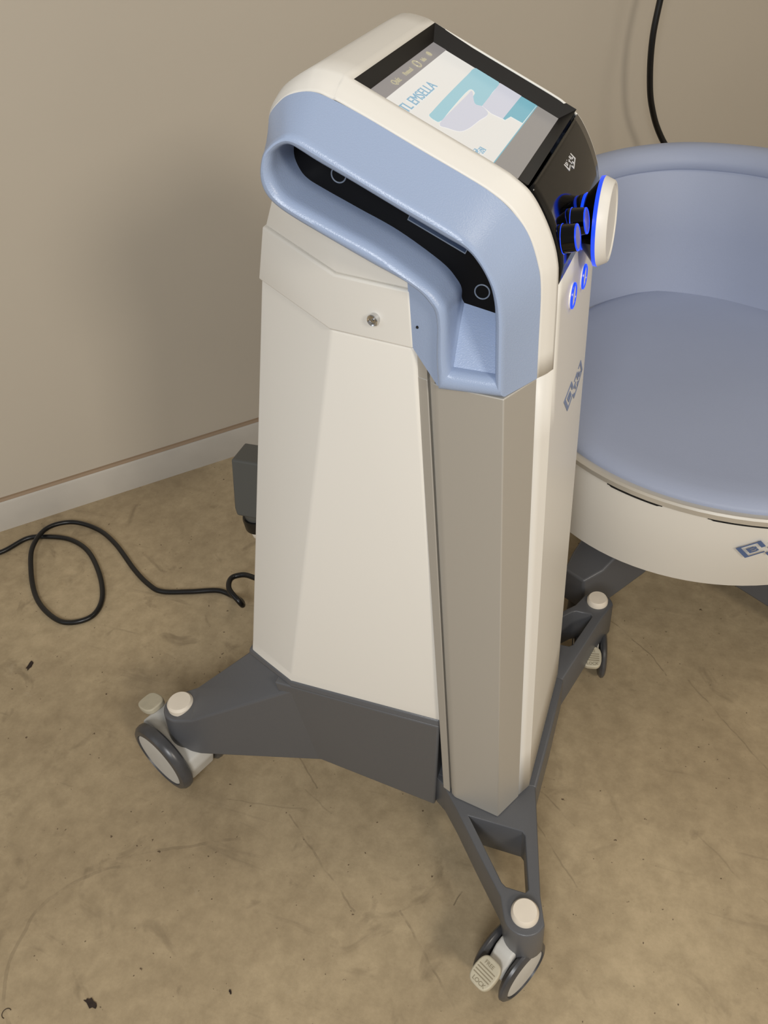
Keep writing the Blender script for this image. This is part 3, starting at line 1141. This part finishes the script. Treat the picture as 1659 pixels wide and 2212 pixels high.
def slot(a0, a1):
    v, f = [], []
    n = 24
    for i in range(n + 1):
        a = R(a0 + (a1 - a0) * i / n)
        h = .0026 if 1 < i < n - 1 else .0012
        for z, dr in ((.4312, -.0010), (.4312 - h, -.0008), (.4312 - h, -.006), (.4312, -.006)):
            cx, cy, rr = RC
            v.append((cx + (rr + dr) * math.cos(a) - .002, cy + (rr + dr) * math.sin(a), z))
    for i in range(n):
        for j in range(4):
            f.append((i * 4 + j, i * 4 + (j + 1) % 4, (i + 1) * 4 + (j + 1) % 4, (i + 1) * 4 + j))
    f += [(0, 1, 2, 3), (n * 4 + 3, n * 4 + 2, n * 4 + 1, n * 4)]
    return mobj('vent_slot', v, f, M_DARKHOLE, drum, 30)


slot(-119, -105)
slot(-95, -80)
slot(-70, -56)
# drum logo
def drum_pt(p):
    z = p.z
    t = max(0, min(1, (.4335 - z) / .157))
    cx, cy, rr = RC[0] * (1 - t) + BC[0] * t, RC[1] * (1 - t) + BC[1] * t, RC[2] * (1 - t) + BC[2] * t + .0038 * math.sin(math.pi * min(1, t))
    a = R(-90) + p.x / rr
    return Vector((cx + rr * math.cos(a), cy + rr * math.sin(a), z))


def drum_logo():
    v, f = [], []
    for P in logo_polys():
        # subdivide long edges a little by using the four corners only (small pieces)
        n = len(P)
        k = len(v)
        for h in (.0002, .0009):
            for a, b in P:
                p = drum_pt(Vector((.023 + a * .0205 + b * .0190, 0, .383 + a * .0215 - b * .0190)))
                v.append(p + Vector((0, -h - .001, 0)))
        f.append(tuple(range(k, k + n))[::-1])
        f.append(tuple(range(k + n, k + 2 * n)))
        f += [(k + i, k + (i + 1) % n, k + n + (i + 1) % n, k + n + i) for i in range(n)]
    return mobj('logo', v, f, M_LOGO2, drum, 20)


drum_logo()

# backrest: swept section along a plan curve
PATH_J = [(-.205, .33), (-.232, .42), (-.232, .52), (-.213, .61), (-.170, .673), (-.107, .710), (-.045, .723), (.032, .716), (.112, .687), (.19, .645), (.27, .585), (.335, .51), (.375, .42), (.390, .33)]
PATH_T = [(-.190, .33), (-.222, .42), (-.232, .52), (-.215, .62), (-.172, .687), (-.128, .733), (-.060, .761), (.020, .754), (.095, .722), (.175, .672), (.260, .605), (.330, .52), (.372, .42), (.388, .33)]
NB = 6
cj = catmull([(a, b, 0) for a, b in PATH_J], NB)
ct = catmull([(a, b, 0) for a, b in PATH_T], NB)
secs = []
NBP = len(cj)
for i in range(NBP):
    a, b = cj[i], ct[i]
    tang = (cj[min(i + 1, NBP - 1)] - cj[max(i - 1, 0)]).normalized()
    out = Vector((-tang.y, tang.x, 0))      # away from the seat centre
    # ends slope down
    e = min(i, NBP - 1 - i) / 8.0
    hz = .30 + .70 * (1 - (1 - min(1.0, e)) ** 2)
    H0 = .452
    zt = H0 + (.650 - H0) * hz
    dz = zt - .650
    mid = (a + b) / 2
    pr = [(a, -.004, .440), (a, .0, H0), (a.lerp(b, .5), .004, H0 + (zt - H0) * .5), (b, .0, zt - .004), (b, .0032, zt), (b, .0, zt + .004), (b, .002, zt + .016), (b, .009, zt + .027), (b, .019, zt + .033),
          (b, .035, zt + .034), (b, .046, zt + .030), (b, .052, zt + .020), (b, .052, zt - .05), (a, .060, H0), (a, .055, .440)]
    secs.append([(q.x + out.x * d, q.y + out.y * d, z) for q, d, z in pr])
v, f = loft(secs)
K(mobj, 'backrest', v, f, M_VINYL, smooth=50, label='curved blue vinyl backrest wrapping the seat')

# undertray, stem and legs
K(lathe_obj, 'undertray', [(.17, .215), (.19, .225), (.20, .277)], Matrix.Translation((.08, .50, 0)), M_GREY, seg=64)
def leg(ang, length, cx=.06, cy=.50, name='leg'):
    d = Vector((math.cos(R(ang)), math.sin(R(ang)), 0))
    p = Vector((-d.y, d.x, 0))
    secs = []
    for t, hw, z0, z1 in ((0, .052, .06, .225), (.45, .050, .05, .165), (.85, .038, .035, .115), (1.0, .024, .035, .105)):
        c = Vector((cx, cy, 0)) + d * length * t
        secs.append([(c + p * -hw * 1.05) + Vector((0, 0, z0)), (c + p * hw * 1.05) + Vector((0, 0, z0)), (c + p * hw * .88) + Vector((0, 0, z1)), (c - p * hw * .88) + Vector((0, 0, z1))])
    v, f = loft(secs)
    l = K(mobj, name, v, f, M_GREY, smooth=20, bevel=.004, seg=3)
    e = Vector((cx, cy, 0)) + d * (length - .03)
    lathe_obj('foot', [(.022, ZF), (.025, ZF + .01), (.022, ZF + .06)], Matrix.Translation(e), M_TIRE, l, 32)
    return l


leg(240.5, .245, 0.0, .55)
leg(-31, .34, .092, .528)
leg(50, .30)
leg(135, .30)

# ------------------------------------------------------------------ cords
cz = ZF + .0055
CP = [(-1.42, .10), (-1.36, .145), (-1.3, .185), (-1.272, .238), (-1.232, .255), (-1.175, .261), (-1.112, .240), (-1.045, .187), (-1.0, .133), (-.988, .091), (-1.006, .065), (-1.042, .055),
      (-1.096, .073), (-1.144, .105), (-1.190, .154), (-1.227, .209), (-1.236, .268), (-1.200, .306), (-1.135, .306), (-1.066, .275), (-.982, .219), (-.929, .190),
      (-.891, .180), (-.836, .195), (-.784, .213), (-.748, .208)]
pts = []
for i, (x, y) in enumerate(CP):
    X, Y = fl(x, y)
    z = cz
    if 14 <= i <= 17:
        z = cz + (.0125 if i in (15, 16) else .006)
    pts.append((X, Y, z))
pts += [(-.722, .196, .012), (-.706, .178, .022), (-.712, .176, .036), (-.736, .190, .045), (-.746, .212, .046), (-.738, .226, .046), (-.710, .228, .050), (-.64, .20, .060), (-.56, .12, .080), (-.50, .05, .10)]
cord = tube('power_cord', pts, .0052, M_CABLE, label=None)
cord['label'] = 'black power cord looped on the concrete floor left of the console'
cord['category'] = 'power cord'


def on_wall(px, py, dist):
    d = Vector(AX[0]) * (px - 829.5) + Vector(AX[1]) * (py - 1106) + Vector(AX[2]) * FPX
    # plane y - x = WOFF - dist * sqrt2
    k = (WOFF - dist * math.sqrt(2) - (CAM.y - CAM.x)) / (d.y - d.x)
    return CAM + d * k


HC = [wp((Vector((-.15, 1.35, 0)) - w0).dot(u), .0, 1.42), wp((Vector((-.15, 1.35, 0)) - w0).dot(u), .03, 1.415), wp((Vector((-.152, 1.345, 0)) - w0).dot(u), .075, 1.36), (-.150, 1.345, 1.10), on_wall(1440, -60, .12), on_wall(1426, 0, .12), on_wall(1410, 80, .12), on_wall(1404, 160, .12), on_wall(1408, 230, .12), on_wall(1430, 300, .12)]
h2 = [tuple(p) for p in HC] + [(-.06, 1.36, .42), (.02, 1.30, .28), (.06, 1.18, .12), (.08, 1.05, ZF + .03), (.10, .95, ZF + .006), (.10, .80, ZF + .006)]
hc = tube('chair_cord', h2, .0066, M_CABLE)
hc['label'] = 'black cord hanging in front of the wall behind the blue chair'
hc['category'] = 'power cord'

# ------------------------------------------------------------------ scraps on the floor
def scrap(name, x, y, s, lab, seed, cat='scrap'):
    rr = random.Random(seed)
    X, Y = fl(x, y)
    n = 14
    el, an = rr.uniform(.35, .6), rr.uniform(0, 3.1)
    P = []
    for i in range(n):
        a = 2 * math.pi * i / n
        r = s * rr.uniform(.55, 1.1)
        px, py = r * math.cos(a), r * el * math.sin(a)
        P.append((X + px * math.cos(an) - py * math.sin(an), Y + px * math.sin(an) + py * math.cos(an)))
    v, f = prism(P, ZF, [ZF + rr.uniform(.0008, .0028) for _ in P])
    o = mobj(name, v, f, M_CHIP)
    o['label'] = lab
    o['category'] = cat
    return o


scrap('dirt_scrap', -1.033, -.050, .012, 'small dark brown scrap on the concrete at the left edge', 3)
scrap('dirt_scrap', -.580, -.490, .013, 'ragged black scrap on the concrete near the bottom edge', 8)
scrap('dirt_scrap', -.413, -.420, .0032, 'tiny brown crumb near the bottom edge, right of the ragged black scrap', 5, 'crumb')
x, y = fl(-.678, -.536)
ar = [(x + .006 * math.cos(a), y + .006 * math.sin(a), ZF + .0008) for a in [R(60 + 24 * k) for k in range(10)]]
hair = tube('thread', ar, .0004, M_CHIP, n=3, ring=6)
hair['label'] = 'tiny C-shaped dark thread on the floor in the bottom left corner'
hair['category'] = 'thread'
